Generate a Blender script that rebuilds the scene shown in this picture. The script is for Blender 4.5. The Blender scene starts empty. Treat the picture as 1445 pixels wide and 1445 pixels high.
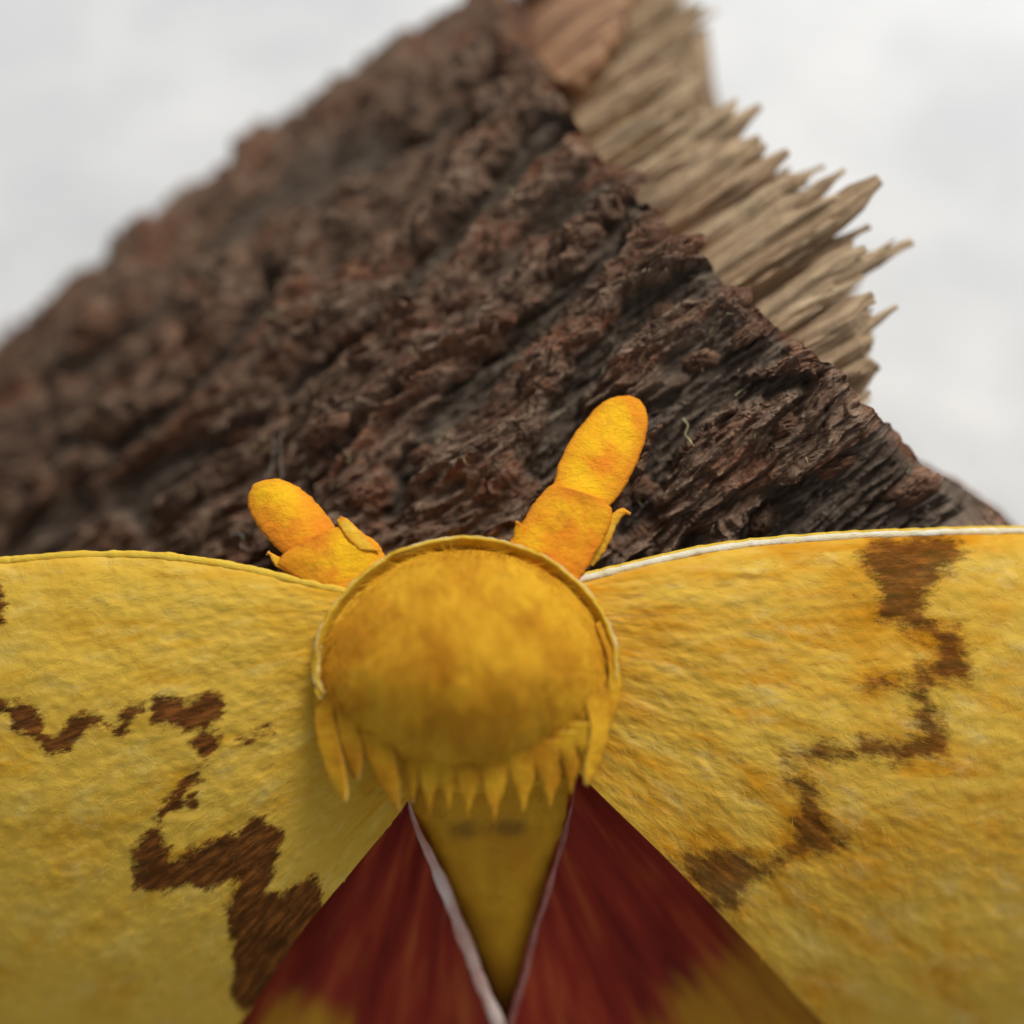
import bpy, math, random
import numpy as np
from mathutils import Vector

random.seed(7); np.random.seed(7)
S = 0.01                       # all shapes below are written in centimetres
scene = bpy.context.scene
COL = scene.collection

# ------------------------------------------------------------------ camera
ELEV, DIST, HALF = math.radians(78), 9.0, math.radians(20)
cam_pos = np.array([0.0, -DIST*math.cos(ELEV), DIST*math.sin(ELEV)])
c_fwd = -cam_pos/np.linalg.norm(cam_pos)
c_right = np.array([1.0, 0, 0])
c_up = np.cross(c_right, c_fwd)
cd = bpy.data.cameras.new('camera'); cam = bpy.data.objects.new('camera', cd); COL.objects.link(cam)
cam.location = Vector(cam_pos*S)
cam.rotation_euler = (math.pi/2-ELEV, 0, 0)
cd.sensor_width = 36; cd.lens = 18/math.tan(HALF)
cd.clip_start = 0.001; cd.clip_end = 50
cd.dof.use_dof = True
cd.dof.focus_distance = 8.84*S
cd.dof.aperture_fstop = cd.lens/6.4
scene.camera = cam

# ------------------------------------------------------------------ light
w = bpy.data.worlds.new('World'); scene.world = w; w.use_nodes = True
bg = w.node_tree.nodes['Background']
bg.inputs[0].default_value = (0.96, 0.98, 1.0, 1); bg.inputs[1].default_value = 0.32
def area(name, d, dist, size, power, col):
    l = bpy.data.lights.new(name, 'AREA'); l.shape = 'RECTANGLE'; l.size, l.size_y = size
    l.energy = power; l.color = col
    o = bpy.data.objects.new(name, l); COL.objects.link(o)
    v = Vector(d).normalized()
    o.location = v*dist
    o.rotation_euler = (-v).to_track_quat('-Z', 'Y').to_euler()
    return o
area('window_light', (0.34, 0.74, 0.74), 0.60, (0.24, 0.18), 4.1, (1.0, 0.975, 0.93))
scene.view_settings.view_transform = 'Standard'
scene.view_settings.look = 'None'
scene.view_settings.exposure = 0.0
scene.view_settings.gamma = 1.0

# ------------------------------------------------------------------ helpers
def ray(px, py):
    t = math.tan(HALF)
    x = (np.asarray(px, float)-722.5)/722.5*t; y = -(np.asarray(py, float)-722.5)/722.5*t
    return x[..., None]*c_right + y[..., None]*c_up + c_fwd
def at_z(px, py, z):                                   # pixel direction met with height z
    d = ray(px, py); k = (z-cam_pos[2])/d[..., 2]
    return cam_pos + d*k[..., None]
def lift(px, py, zf, n=7):                             # pixel direction met with a surface z = zf(x, y)
    z = np.zeros(np.shape(px))
    for _ in range(n):
        p = at_z(px, py, z); z = zf(p[..., 0], p[..., 1])
    return at_z(px, py, z)

def _h(ix, iy, seed):
    with np.errstate(over='ignore'):
        h = (ix.astype(np.int64)*374761393 + iy.astype(np.int64)*668265263 + seed*974711) & 0xffffffff
        h = ((h ^ (h >> 13))*1274126177) & 0xffffffff
        h = ((h ^ (h >> 16))*2246822519) & 0xffffffff
    return (h ^ (h >> 15)) & 0xffffffff
def pn(x, y, seed=0):                                  # gradient noise, about -1..1
    x = np.asarray(x, float); y = np.asarray(y, float)
    xi = np.floor(x); yi = np.floor(y); xf = x-xi; yf = y-yi
    def g(ox, oy):
        a = _h(xi+ox, yi+oy, seed)*(2*math.pi/4294967296.0)
        return np.cos(a)*(xf-ox)+np.sin(a)*(yf-oy)
    u = xf**3*(xf*(xf*6-15)+10); v = yf**3*(yf*(yf*6-15)+10)
    a = g(0, 0)*(1-u)+g(1, 0)*u; b = g(0, 1)*(1-u)+g(1, 1)*u
    return 1.5*(a*(1-v)+b*v)
def fbm(x, y, o=4, seed=0, gain=0.5):
    t = 0; a = 1.0; n = 0
    for k in range(o):
        t = t+a*pn(np.asarray(x)*2**k+17.3*k, np.asarray(y)*2**k-9.1*k, seed+k*31); n += a; a *= gain
    return t/n
def sstep(a, b, x):
    t = np.clip((x-a)/(b-a), 0, 1); return t*t*(3-2*t)
def catmull(pts, n):
    p = np.asarray(pts, float)
    if len(p) == 2:
        t = np.linspace(0, 1, n)[:, None]; return p[0]*(1-t)+p[1]*t
    d = np.r_[0, np.cumsum(np.linalg.norm(np.diff(p, axis=0), axis=1))]; d /= d[-1]
    m = np.gradient(p, d, axis=0)
    t = np.linspace(0, 1, n); i = np.clip(np.searchsorted(d, t, side='right')-1, 0, len(p)-2)
    h = (d[i+1]-d[i])[:, None]; s = ((t-d[i])/(d[i+1]-d[i]))[:, None]
    return ((2*s**3-3*s**2+1)*p[i]+(s**3-2*s**2+s)*h*m[i]+(-2*s**3+3*s**2)*p[i+1]+(s**3-s**2)*h*m[i+1])

def mesh_obj(name, V, F, mat, parent=None, uv=None, attrs=None, smooth=True):
    me = bpy.data.meshes.new(name)
    V = np.asarray(V, float)*S; F = np.asarray(F, np.int32)
    k = F.shape[1]
    me.vertices.add(len(V)); me.vertices.foreach_set('co', V.ravel())
    me.loops.add(F.size); me.loops.foreach_set('vertex_index', F.ravel())
    me.polygons.add(len(F)); me.polygons.foreach_set('loop_start', np.arange(0, F.size, k, dtype=np.int32))
    me.polygons.foreach_set('use_smooth', np.full(len(F), smooth))
    me.update(calc_edges=True); me.validate()
    if uv is not None:
        l = me.uv_layers.new(name='UVMap')
        l.data.foreach_set('uv', np.asarray(uv, float)[F.ravel()].ravel())
    for n, a in (attrs or {}).items():
        at = me.attributes.new(n, 'FLOAT', 'POINT'); at.data.foreach_set('value', np.asarray(a, np.float32).ravel())
    me.materials.append(mat)
    o = bpy.data.objects.new(name, me); COL.objects.link(o); o.parent = parent
    return o
def empty(name, loc, label, cat):
    o = bpy.data.objects.new(name, None); COL.objects.link(o)
    o.empty_display_size = 0.005
    o['label'] = label; o['category'] = cat
    return o
def grid_faces(nu, nv, off=0, flip=False):
    i = np.arange(nu-1)[:, None]*nv+np.arange(nv-1)[None, :]+off
    f = np.stack([i, i+1, i+nv+1, i+nv], -1).reshape(-1, 4)
    return f[:, ::-1] if flip else f
def normals(G):
    du = np.gradient(G, axis=0); dv = np.gradient(G, axis=1)
    n = np.cross(du, dv); n /= np.linalg.norm(n, axis=-1, keepdims=True)+1e-12
    return n
def sheet(name, G, th, mat, parent, uv=None, attrs=None):
    """closed thin sheet: G is the upper face, th its thickness"""
    nu, nv = G.shape[:2]
    n = normals(G)
    if n[..., 2].mean() < 0: n = -n
    B = G-n*th
    V = np.concatenate([G.reshape(-1, 3), B.reshape(-1, 3)]); N = nu*nv
    flip = np.cross(G[nu//2+1, nv//2]-G[nu//2, nv//2], G[nu//2, min(nv//2+1, nv-1)]-G[nu//2, nv//2-1])[2] > 0
    f1 = grid_faces(nu, nv, 0, flip); f2 = grid_faces(nu, nv, N, not flip)
    ring = np.r_[np.arange(nv), np.arange(1, nu)*nv+nv-1, (nu-1)*nv+np.arange(nv-2, -1, -1), np.arange(nu-2, 0, -1)*nv]
    r2 = np.roll(ring, -1)
    f3 = np.stack([ring, r2, r2+N, ring+N], 1)
    if not flip: f3 = f3[:, ::-1]
    if uv is None: uv = G[..., :2]
    uv2 = np.concatenate([uv.reshape(-1, 2)]*2)
    at = {k: np.concatenate([a.ravel(), a.ravel()]) for k, a in (attrs or {}).items()}
    e = np.zeros(2*N); e[ring+N] = 1; at['edge'] = e
    return mesh_obj(name, V, np.concatenate([f1, f2, f3]), mat, parent, uv2, at)
def tube(name, path, rad, mat, parent=None, sides=8, attrs=None, squash=1.0):
    path = np.asarray(path, float); n = len(path); rad = np.broadcast_to(rad, (n,))
    t = np.gradient(path, axis=0); t /= np.linalg.norm(t, axis=1, keepdims=True)+1e-12
    ref = np.array([0, 0, 1.0]) if abs(t[:, 2]).mean() < 0.8 else np.array([1.0, 0, 0])
    a = np.cross(t, ref); a /= np.linalg.norm(a, axis=1, keepdims=True)+1e-12
    b = np.cross(a, t)
    ph = np.linspace(0, 2*math.pi, sides, endpoint=False)
    V = path[:, None]+rad[:, None, None]*(np.cos(ph)[None, :, None]*a[:, None]+squash*np.sin(ph)[None, :, None]*b[:, None])
    L = np.r_[0, np.cumsum(np.linalg.norm(np.diff(path, axis=0), axis=1))]
    uv = np.stack([np.broadcast_to(L[:, None], (n, sides)), np.broadcast_to(ph*0.1, (n, sides))], -1).reshape(-1, 2)
    i = np.arange(n-1)[:, None]*sides+np.arange(sides)[None]; j = np.arange(n-1)[:, None]*sides+(np.arange(sides)[None]+1) % sides
    F = np.stack([i, j, j+sides, i+sides], -1).reshape(-1, 4)
    return mesh_obj(name, V.reshape(-1, 3), F, mat, parent, uv, attrs)

# ------------------------------------------------------------------ materials
class M:
    def __init__(s, name, rough=0.8, spec=0.25):
        s.m = bpy.data.materials.new(name); s.m.use_nodes = True; s.t = s.m.node_tree; s.n = s.t.nodes
        s.b = s.n['Principled BSDF']; s.b.inputs['Roughness'].default_value = rough
        s.b.inputs['Specular IOR Level'].default_value = spec
        s.uv = s.n.new('ShaderNodeUVMap'); s.uv.uv_map = 'UVMap'
    def L(s, a, b): s.t.links.new(a, b)
    def map(s, sx, sy, rot=0.0, src=None):
        n = s.n.new('ShaderNodeMapping'); n.inputs['Scale'].default_value = (sx, sy, 1); n.inputs['Rotation'].default_value = (0, 0, rot)
        s.L(src or s.uv.outputs[0], n.inputs[0]); return n.outputs[0]
    def noise(s, sx, sy=None, detail=5, rough=0.6, dist=0.0, src=None):
        n = s.n.new('ShaderNodeTexNoise'); n.inputs['Scale'].default_value = 1; n.inputs['Detail'].default_value = detail
        n.inputs['Roughness'].default_value = rough; n.inputs['Distortion'].default_value = dist
        s.L(s.map(sx, sy or sx, src=src), n.inputs['Vector']); return n.outputs[0]
    def attr(s, name):
        n = s.n.new('ShaderNodeAttribute'); n.attribute_name = name; return n.outputs['Fac']
    def math(s, op, a, b=None, c=None, clamp=False):
        n = s.n.new('ShaderNodeMath'); n.operation = op; n.use_clamp = clamp
        for i, v in enumerate((a, b, c)):
            if v is None: continue
            if isinstance(v, (int, float)): n.inputs[i].default_value = v
            else: s.L(v, n.inputs[i])
        return n.outputs[0]
    def step(s, v, a, b):
        n = s.n.new('ShaderNodeMapRange'); n.interpolation_type = 'SMOOTHSTEP'
        n.inputs['From Min'].default_value = a; n.inputs['From Max'].default_value = b
        s.L(v, n.inputs['Value']); return n.outputs[0]
    def mix(s, f, a, b, mode='MIX'):
        n = s.n.new('ShaderNodeMix'); n.data_type = 'RGBA'; n.blend_type = mode
        ins = (n.inputs[0], n.inputs[6], n.inputs[7])
        for i, v in zip(ins, (f, a, b)):
            if isinstance(v, (int, float)): i.default_value = v
            elif isinstance(v, tuple): i.default_value = (*v, 1)
            else: s.L(v, i)
        return n.outputs[2]
    def ramp(s, v, stops):
        n = s.n.new('ShaderNodeValToRGB'); r = n.color_ramp
        while len(r.elements) < len(stops): r.elements.new(0.5)
        for e, (p, c) in zip(r.elements, stops): e.position = p; e.color = (*c, 1)
        s.L(v, n.inputs[0]); return n.outputs[0]
    def bump(s, h, dist, strength=1.0):
        n = s.n.new('ShaderNodeBump'); n.inputs['Distance'].default_value = dist*S; n.inputs['Strength'].default_value = strength
        s.L(h, n.inputs['Height'])
        if s.b.inputs['Normal'].is_linked: s.L(s.b.inputs['Normal'].links[0].from_socket, n.inputs['Normal'])
        s.L(n.outputs[0], s.b.inputs['Normal'])
    def color(s, c):
        if isinstance(c, tuple): s.b.inputs['Base Color'].default_value = (*c, 1)
        else: s.L(c, s.b.inputs['Base Color'])
        return s.m

def mat_table():
    m = M('white_tabletop', 0.55, 0.3)
    c = m.ramp(m.noise(0.5, 0.7, 5, 0.65), [(0.35, (0.59, 0.61, 0.63)), (0.65, (0.77, 0.775, 0.78))])
    m.bump(m.noise(6, 6, 4), 0.02); return m.color(c)
def mat_bark():
    m = M('dark_bark', 0.82, 0.12)
    pl = m.attr('plate'); crest = m.attr('crest'); hue = m.attr('hue')
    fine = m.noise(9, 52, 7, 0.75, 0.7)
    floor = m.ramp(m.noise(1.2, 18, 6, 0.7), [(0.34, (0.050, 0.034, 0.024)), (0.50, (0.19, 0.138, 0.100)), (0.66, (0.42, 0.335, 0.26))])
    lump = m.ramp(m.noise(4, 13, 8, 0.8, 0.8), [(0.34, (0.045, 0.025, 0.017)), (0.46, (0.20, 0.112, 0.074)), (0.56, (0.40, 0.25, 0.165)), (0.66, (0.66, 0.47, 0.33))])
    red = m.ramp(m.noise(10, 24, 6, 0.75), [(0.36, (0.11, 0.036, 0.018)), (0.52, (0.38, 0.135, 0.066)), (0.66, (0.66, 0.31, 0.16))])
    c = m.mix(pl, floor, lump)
    c = m.mix(m.math('MULTIPLY', hue, 0.85), c, red)
    tan = m.ramp(m.noise(30, 60, 4), [(0.35, (0.26, 0.165, 0.11)), (0.65, (0.70, 0.53, 0.38))])
    c = m.mix(m.math('MULTIPLY', crest, m.step(m.noise(5, 24, 7, 0.75), 0.46, 0.62)), c, tan)  # paler tan mixed in towards the ridge tops
    c = m.mix(m.math('MULTIPLY', m.step(fine, 0.52, 0.66), 0.55), c, (0.50, 0.37, 0.27))
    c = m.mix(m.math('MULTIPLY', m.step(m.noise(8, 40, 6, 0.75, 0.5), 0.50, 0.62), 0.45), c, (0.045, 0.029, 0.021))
    m.bump(m.noise(22, 85, 8, 0.78, 0.8), 0.045, 1.0)
    m.bump(m.noise(110, 220, 4, 0.75), 0.012, 1.0)
    return m.color(c)
def mat_wood():
    m = M('splintered_wood', 0.75, 0.2)
    f = m.noise(0.9, 26, 7, 0.72, 0.3)
    c = m.ramp(f, [(0.32, (0.13, 0.082, 0.050)), (0.44, (0.38, 0.265, 0.160)), (0.56, (0.62, 0.46, 0.285)), (0.72, (0.80, 0.64, 0.43))])
    c = m.mix(m.math('MULTIPLY', m.step(m.noise(0.8, 1.6, 3), 0.5, 0.68), 0.75), c, (0.24, 0.185, 0.14))
    c = m.mix(m.attr('tone'), c, (0.30, 0.17, 0.09))
    m.bump(m.noise(2, 60, 5, 0.7), 0.03); return m.color(c)
def mat_inner_bark():
    m = M('inner_bark', 0.65, 0.3)
    c = m.ramp(m.noise(0.6, 7, 6, 0.65), [(0.38, (0.09, 0.040, 0.022)), (0.5, (0.27, 0.135, 0.070)), (0.62, (0.46, 0.27, 0.14))])
    m.bump(m.noise(2, 25, 4), 0.02); return m.color(c)
def mat_wing(name, yellow, ochre, pale, och, edge=0.2, soft=0.014, ink=0.96):
    m = M(name, 0.9, 0.06)
    m.b.inputs['Sheen Weight'].default_value = 0.0
    st = m.noise(1.3, 7, 5, 0.62, 0.6)
    c = m.mix(m.math('MULTIPLY', m.step(st, och, och+0.28), 0.9), yellow, ochre)
    c = m.mix(m.math('MULTIPLY', m.step(m.noise(3, 9, 5, 0.7), 0.48, 0.75), 0.55), c, pale)
    c = m.mix(m.math('MULTIPLY', m.attr('root'), m.step(m.noise(2.2, 8, 5, 0.68, 0.6), 0.30, 0.62)), c, ochre)
    c = m.mix(m.math('MULTIPLY', m.step(m.noise(5, 26, 5, 0.75), 0.5, 0.82), 0.35), c, (0.22, 0.13, 0.012))
    d = m.math('ADD', m.attr('mark'), m.math('MULTIPLY', m.math('SUBTRACT', m.noise(7, 24, 5, 0.75), 0.5), edge))
    k = m.step(d, -soft, soft*1.4)
    br = m.ramp(m.noise(4, 30, 4, 0.7), [(0.34, (0.030, 0.008, 0.005)), (0.5, (0.095, 0.025, 0.010)), (0.66, (0.25, 0.080, 0.018))])
    c = m.mix(m.math('MULTIPLY', k, ink), c, br)
    m.L(m.math('MULTIPLY', m.math('SUBTRACT', 1.0, k), 0.06), m.b.inputs['Specular IOR Level'])
    m.bump(m.noise(12, 20, 6, 0.68, 0.9), 0.011, 0.8)
    m.bump(m.noise(60, 90, 4, 0.7), 0.004, 0.7)
    return m.color(c)
def mat_hind():
    m = M('crimson_hindwing', 0.75, 0.25)
    r = m.ramp(m.noise(0.8, 5, 4, 0.55), [(0.30, (0.15, 0.012, 0.008)), (0.52, (0.29, 0.028, 0.014)), (0.74, (0.48, 0.10, 0.028))])
    y = m.attr('gold'); y = m.math('ADD', y, m.math('MULTIPLY', m.math('SUBTRACT', m.noise(1.0, 10, 4), 0.5), 2.2))
    c = m.mix(m.step(y, 0.15, 1.1), r, m.ramp(m.noise(1.5, 6, 3), [(0.3, (0.40, 0.17, 0.012)), (0.7, (0.56, 0.27, 0.02))]))
    m.bump(m.noise(2, 20, 4), 0.015); m.b.inputs['Specular IOR Level'].default_value = 0.1; return m.color(c)
def mat_felt(name, a, b, cdark, sx=3, sy=3, edge=None, spot=None):
    m = M(name, 0.8, 0.2)
    c = m.mix(m.step(m.noise(sx, sy, 5, 0.62, 0.4), 0.36, 0.64), a, b)
    c = m.mix(m.math('MULTIPLY', m.step(m.noise(sx*2.1, sy*2.1, 5, 0.7), 0.52, 0.78), 0.7), c, cdark)
    c = m.mix(m.math('MULTIPLY', m.attr('rim'), 0.8), c, (0.80, 0.25, 0.015))
    if spot: c = m.mix(m.attr(spot), c, (0.10, 0.055, 0.012))
    if edge: c = m.mix(m.math('MULTIPLY', m.attr('edge'), 0.85), c, edge)
    m.bump(m.noise(26, 34, 6, 0.75, 0.4), 0.016); return m.color(c)
def mat_plain(name, a, b, s=10, rough=0.75):
    m = M(name, rough, 0.2); c = m.ramp(m.noise(s, s, 4), [(0.3, a), (0.7, b)])
    m.bump(m.noise(40, 40, 4), 0.01); return m.color(c)

MT = mat_table(); MB = mat_bark(); MW = mat_wood(); MI = mat_inner_bark()
YEL = (0.56, 0.375, 0.045)
MFL = mat_wing('left_wing_paper', (0.68, 0.43, 0.058), (0.58, 0.285, 0.014), (0.76, 0.59, 0.18), 0.48, 0.22, 0.022, 0.95)
MFR = mat_wing('right_wing_paper', (0.68, 0.425, 0.060), (0.57, 0.24, 0.010), (0.76, 0.59, 0.22), 0.44, 0.34, 0.05, 0.86)
MH = mat_hind()
MTX = mat_felt('thorax_paper', (0.72, 0.39, 0.018), (0.52, 0.215, 0.006), (0.17, 0.068, 0.004), 2.8, 2.6, (0.55, 0.42, 0.16))
MCO = mat_felt('collar_paper', (0.74, 0.48, 0.04), (0.66, 0.38, 0.02), (0.40, 0.21, 0.015), 3, 3, (0.80, 0.66, 0.34))
MAB = mat_felt('abdomen_paper', (0.74, 0.39, 0.016), (0.60, 0.27, 0.010), (0.32, 0.13, 0.006), 2.0, 1.6, None, 'spot')
MAN = mat_felt('antenna_paper', (0.88, 0.28, 0.014), (0.97, 0.54, 0.012), (0.48, 0.18, 0.02), 2.6, 2.2, (0.85, 0.55, 0.10))
MANY = mat_felt('antenna_sliver_paper', (0.90, 0.46, 0.02), (0.9, 0.58, 0.06), (0.7, 0.4, 0.05), 6, 6, (0.85, 0.75, 0.5))
MRW = mat_plain('white_paper_edge', (0.74, 0.60, 0.25), (0.88, 0.86, 0.80), 5)
MCE = mat_plain('collar_edge_paper', (0.66, 0.40, 0.02), (0.86, 0.76, 0.50), 4)
MRY = mat_plain('yellow_paper_edge', (0.76, 0.46, 0.03), (0.82, 0.58, 0.08), 7)
MPK = mat_plain('lit_pink_fold', (0.50, 0.16, 0.09), (0.92, 0.82, 0.76), 1.8)  # left fold: its bright highlight is painted into the pink
MPK2 = mat_plain('dusky_pink_fold', (0.28, 0.07, 0.06), (0.48, 0.22, 0.17), 4)
MTH = mat_plain('pale_fibre', (0.55, 0.52, 0.42), (0.75, 0.72, 0.62), 10)
MTHY = mat_plain('yellow_fibre', (0.55, 0.50, 0.22), (0.68, 0.64, 0.35), 10)

# ------------------------------------------------------------------ tabletop
TZ = -4.6
g = np.linspace(-60, 60, 25); X, Y = np.meshgrid(g, g, indexing='ij')
tp = np.stack([X, Y, np.full_like(X, TZ)], -1)
o = mesh_obj('tabletop', tp.reshape(-1, 3), grid_faces(25, 25, 0, True), MT, None, tp[..., :2].reshape(-1, 2))
o['kind'] = 'structure'; o['label'] = 'plain white tabletop lying out of focus under the log'

# ------------------------------------------------------------------ log
R, RV = 4.2, 2.7                      # half width and half height of the log
ANG, TILT = math.radians(30.5), math.radians(14)
LO = at_z(900., 600., 0.0)
RVN = 6.0                              # the hidden near flank falls off faster
la = np.array([math.cos(ANG)*math.cos(TILT), math.sin(ANG)*math.cos(TILT), math.sin(TILT)])
ln = np.array([-math.sin(ANG), math.cos(ANG), 0]); lw = np.cross(la, ln)
def cyl(u, th, r):
    u, th, r = np.broadcast_arrays(np.asarray(u, float), np.asarray(th, float), np.asarray(r, float))
    sn, cs = np.sin(th), np.cos(th); rv = np.where(th < 0, RVN, RV); q = np.hypot(rv*sn, R*cs)
    return LO+u[..., None]*la+(R*sn+(r-R)*rv*sn/q)[..., None]*ln+(rv*cs-rv+(r-R)*R*cs/q-0.05*np.minimum(u+2.0, 0)**2-0.22*np.maximum(u-0.8, 0)**2*sstep(-0.05, -0.3, th))[..., None]*lw
def _hit(px, py, r, rv):
    d = ray(px, py); oc = cam_pos-(LO-rv*lw)
    ra, rb = r, rv+r-R
    dn, dw = d@ln/ra, d@lw/rb; on, ow = oc@ln/ra, oc@lw/rb
    A = dn**2+dw**2; B = on*dn+ow*dw; C = on**2+ow**2-1
    disc = np.maximum(B*B-A*C, 0); k = (-B-np.sqrt(disc))/A
    p = oc+d*k[..., None]
    return p@la, np.arctan2(p@ln/ra, p@lw/rb)
def hit(px, py, r):                                    # pixel direction met with the log of radius r
    u1, t1 = _hit(px, py, r, RV); u2, t2 = _hit(px, py, r, RVN)
    return np.where(t1 < 0, u2, u1), np.where(t1 < 0, t2, t1)
end_px = np.array([(690, -60), (722, 5), (780, 120), (850, 222), (960, 325), (1050, 410), (1150, 492), (1250, 590), (1330, 668), (1430, 735), (1520, 800)], float)
eu, et = hit(end_px[:, 0], end_px[:, 1], R+0.08)
k = np.argsort(et); eu, et = eu[k], et[k]
def u_end(th): return np.interp(th, et, eu)

log = empty('bark_log', None, 'chunk of dark furrowed bark-covered log with pale splintered broken end under the moth', 'log')

# the long furrows that show between the ridges, laid on the log surface: (path, half width in cm)
furrows = []
for path_, wd_ in (
    ([(40, 540), (103, 505), (180, 474), (247, 402), (320, 320), (392, 258), (464, 242), (567, 201), (644, 149), (696, 93)], .15),
    ([(0, 690), (77, 625), (170, 608), (230, 575), (289, 526), (340, 464), (381, 397)], .13),
    ([(180, 722), (247, 660), (320, 619), (392, 582), (438, 526), (490, 495), (541, 443), (593, 371), (660, 304), (722, 222), (775, 165)], .13),
    ([(545, 720), (575, 660), (610, 600), (650, 545), (700, 500), (740, 450), (790, 400), (850, 340), (890, 290)], .12),
    ([(760, 640), (800, 560), (830, 520), (857, 482), (911, 428), (974, 395), (1015, 372)], .11),
    ([(900, 610), (960, 560), (1000, 530), (1036, 507), (1078, 487), (1110, 462)], .07),
    ([(880, 745), (915, 690), (935, 640), (965, 600), (1010, 565), (1080, 545), (1130, 525)], .09),
    ([(1075, 765), (1120, 710), (1170, 690), (1250, 680), (1320, 685)], .16),
    ([(430, 690), (470, 640), (520, 585), (560, 550)], .07)):
    q_ = catmull(path_, 26); fu_, ft_ = hit(q_[:, 0], q_[:, 1], R+0.02)
    furrows.append((fu_, ft_*R, wd_))
def furrow_field(u, s):
    f = np.zeros(np.shape(u))
    ju = u+0.10*fbm(u*2.2, s*2.6, 3, 36); js = s+0.09*fbm(u*2.2+7, s*2.6, 3, 37)+0.03*fbm(u*7, s*8, 2, 38)
    for fu_, fs_, wd_ in furrows:
        d = np.full(np.shape(u), 9.0)
        for i in range(len(fu_)-1):
            ex, ey = fu_[i+1]-fu_[i], fs_[i+1]-fs_[i]
            t = np.clip(((ju-fu_[i])*ex+(js-fs_[i])*ey)/(ex*ex+ey*ey+1e-9), 0, 1)
            d = np.minimum(d, (ju-fu_[i]-t*ex)**2+(js-fs_[i]-t*ey)**2)
        f = np.maximum(f, np.exp(-d/(0.80*wd_*wd_)))
    return f
def bark_relief(u, s):
    ff = furrow_field(np.asarray(u, float), np.asarray(s, float))
    s = s-0.13*u                                       # the grain runs slightly across the log
    wu = u+0.20*fbm(u*0.9, s*1.3, 3, 11)+0.04*fbm(u*4, s*5, 3, 12)
    ws = s+0.20*fbm(u*0.40, s*0.6, 3, 13)+0.06*fbm(u*1.5, s*2.2, 3, 14)
    n1 = 0.62*pn(wu*0.34, ws*1.5, 15)+0.62*pn(wu*0.50+4, ws*2.9, 34)+0.30*pn(wu*0.9, ws*3.8, 16)+0.14*pn(wu*2.2, ws*8, 17)
    n1 = n1-0.45*pn(wu*0.15, ws*0.3, 33)
    n1 = n1+0.16-1.12*ff*(0.9+0.35*pn(wu*1.5, ws*2.5, 39))
    plate = sstep(-0.30, 0.0, n1)
    cl = 1-np.abs(pn(wu*0.7+5, ws*2.8, 18))            # lumps along each plate
    cl2 = 1-np.abs(pn(wu*1.6, ws*6.5+3, 19))
    nod = sstep(0.15, 0.5, pn(wu*1.6+9, ws*2.4, 35))   # flaky nodules here and there
    wr_u = wu+0.12*fbm(u*3.2, s*4, 3, 21); wr_s = ws+(0.035+0.05*nod)*fbm(u*2.7, s*3.4, 3, 22)+0.014*fbm(u*8, s*11, 2, 28)
    rid = (1-np.abs(fbm(wr_u*0.55, wr_s*6.6, 2, 23)))**3  # long crinkled fibre layers
    rid2 = (1-np.abs(fbm(wr_u*1.7, wr_s*15, 3, 24, 0.6)))**2
    rid3 = (1-np.abs(fbm(wr_u*5, wr_s*12, 3, 29, 0.6)))**2
    base = plate*(0.11+0.12*cl**2*(0.55+0.45*pn(wu*0.6, ws*1.2, 25))+0.07*cl2**2+0.16*np.clip(n1, 0, 1)+0.06*nod)
    base = base+0.018*np.sin(base*2*math.pi/0.07)*plate
    h = base+plate*(0.110*rid+0.065*rid2+0.05*nod*rid3)+(1-plate)*(0.06*rid+0.05*cl2**2+0.05*rid2+0.03*rid3+0.06*(1-np.abs(fbm(wu*1.2, ws*14, 3, 26)))**2)
    h = h+0.034*fbm(wr_u*11, wr_s*30, 4, 27, 0.6)*(0.4+0.6*plate)
    top = np.clip(rid*(0.4+0.6*cl)*plate*1.2, 0, 1)
    return h-0.27, plate, top

uf = np.r_[np.linspace(0, 0.42, 170)[:-1], np.linspace(0.42, 1, 680)]
sf = np.r_[np.linspace(-1.75, -0.80, 50)[:-1], np.linspace(-0.80, 1.0, 740)[:-1], np.linspace(1.0, 1.9, 110)]
TH, T = np.meshgrid(sf, uf, indexing='xy')
U0 = -7.6
UE = u_end(TH)+0.05*fbm(TH*12, TH*0, 3, 41)+0.03*fbm(TH*40, TH*0+3, 2, 42)
U = U0+(UE-U0)*T; SA = TH*R
H, plate, top = bark_relief(U, SA)
# lateral push so lumps overhang their furrows
latu = 0.035*fbm(U*5, SA*6, 3, 51)*plate; lats = (0.05*fbm(U*2.6, SA*4.4, 3, 52)-0.03)*plate
edge_r = 0.10*sstep(0.12, 0.0, UE-U)
G = cyl(U+latu, TH+lats/R, R+H-edge_r)
# end face of the bark layer
skirt = []
for q in (0.10, 0.22, 0.36, 0.52, 0.80):
    jit = 0.05*fbm(TH[-1:]*22+q*9, TH[-1:]*0+q*4, 3, 55)
    skirt.append(cyl(UE[-1:]-0.06*q+jit-0.02, TH[-1:], R+H[-1:]*(1-q)-edge_r[-1:]-q))
G = np.concatenate([G]+skirt, 0)
G[..., 2] = np.maximum(G[..., 2], TZ+0.01)
ns = len(skirt)
ext = lambda a: np.concatenate([a]+[a[-1:]]*ns, 0)
hue = sstep(-0.06, 0.30, fbm(U*1.5, SA*3.4, 4, 61))*plate*(0.35+0.65*top)*0.95+sstep(0.10, 0.0, UE-U)*sstep(-0.1, 0.3, fbm(U*2, SA*3, 3, 62))*0.9
hue = np.clip(hue, 0, 1)
UVb = np.stack([ext(U)+np.r_[np.zeros(len(U)), 0.1*np.arange(1, ns+1)][:, None], ext(SA)], -1).reshape(-1, 2)
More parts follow.
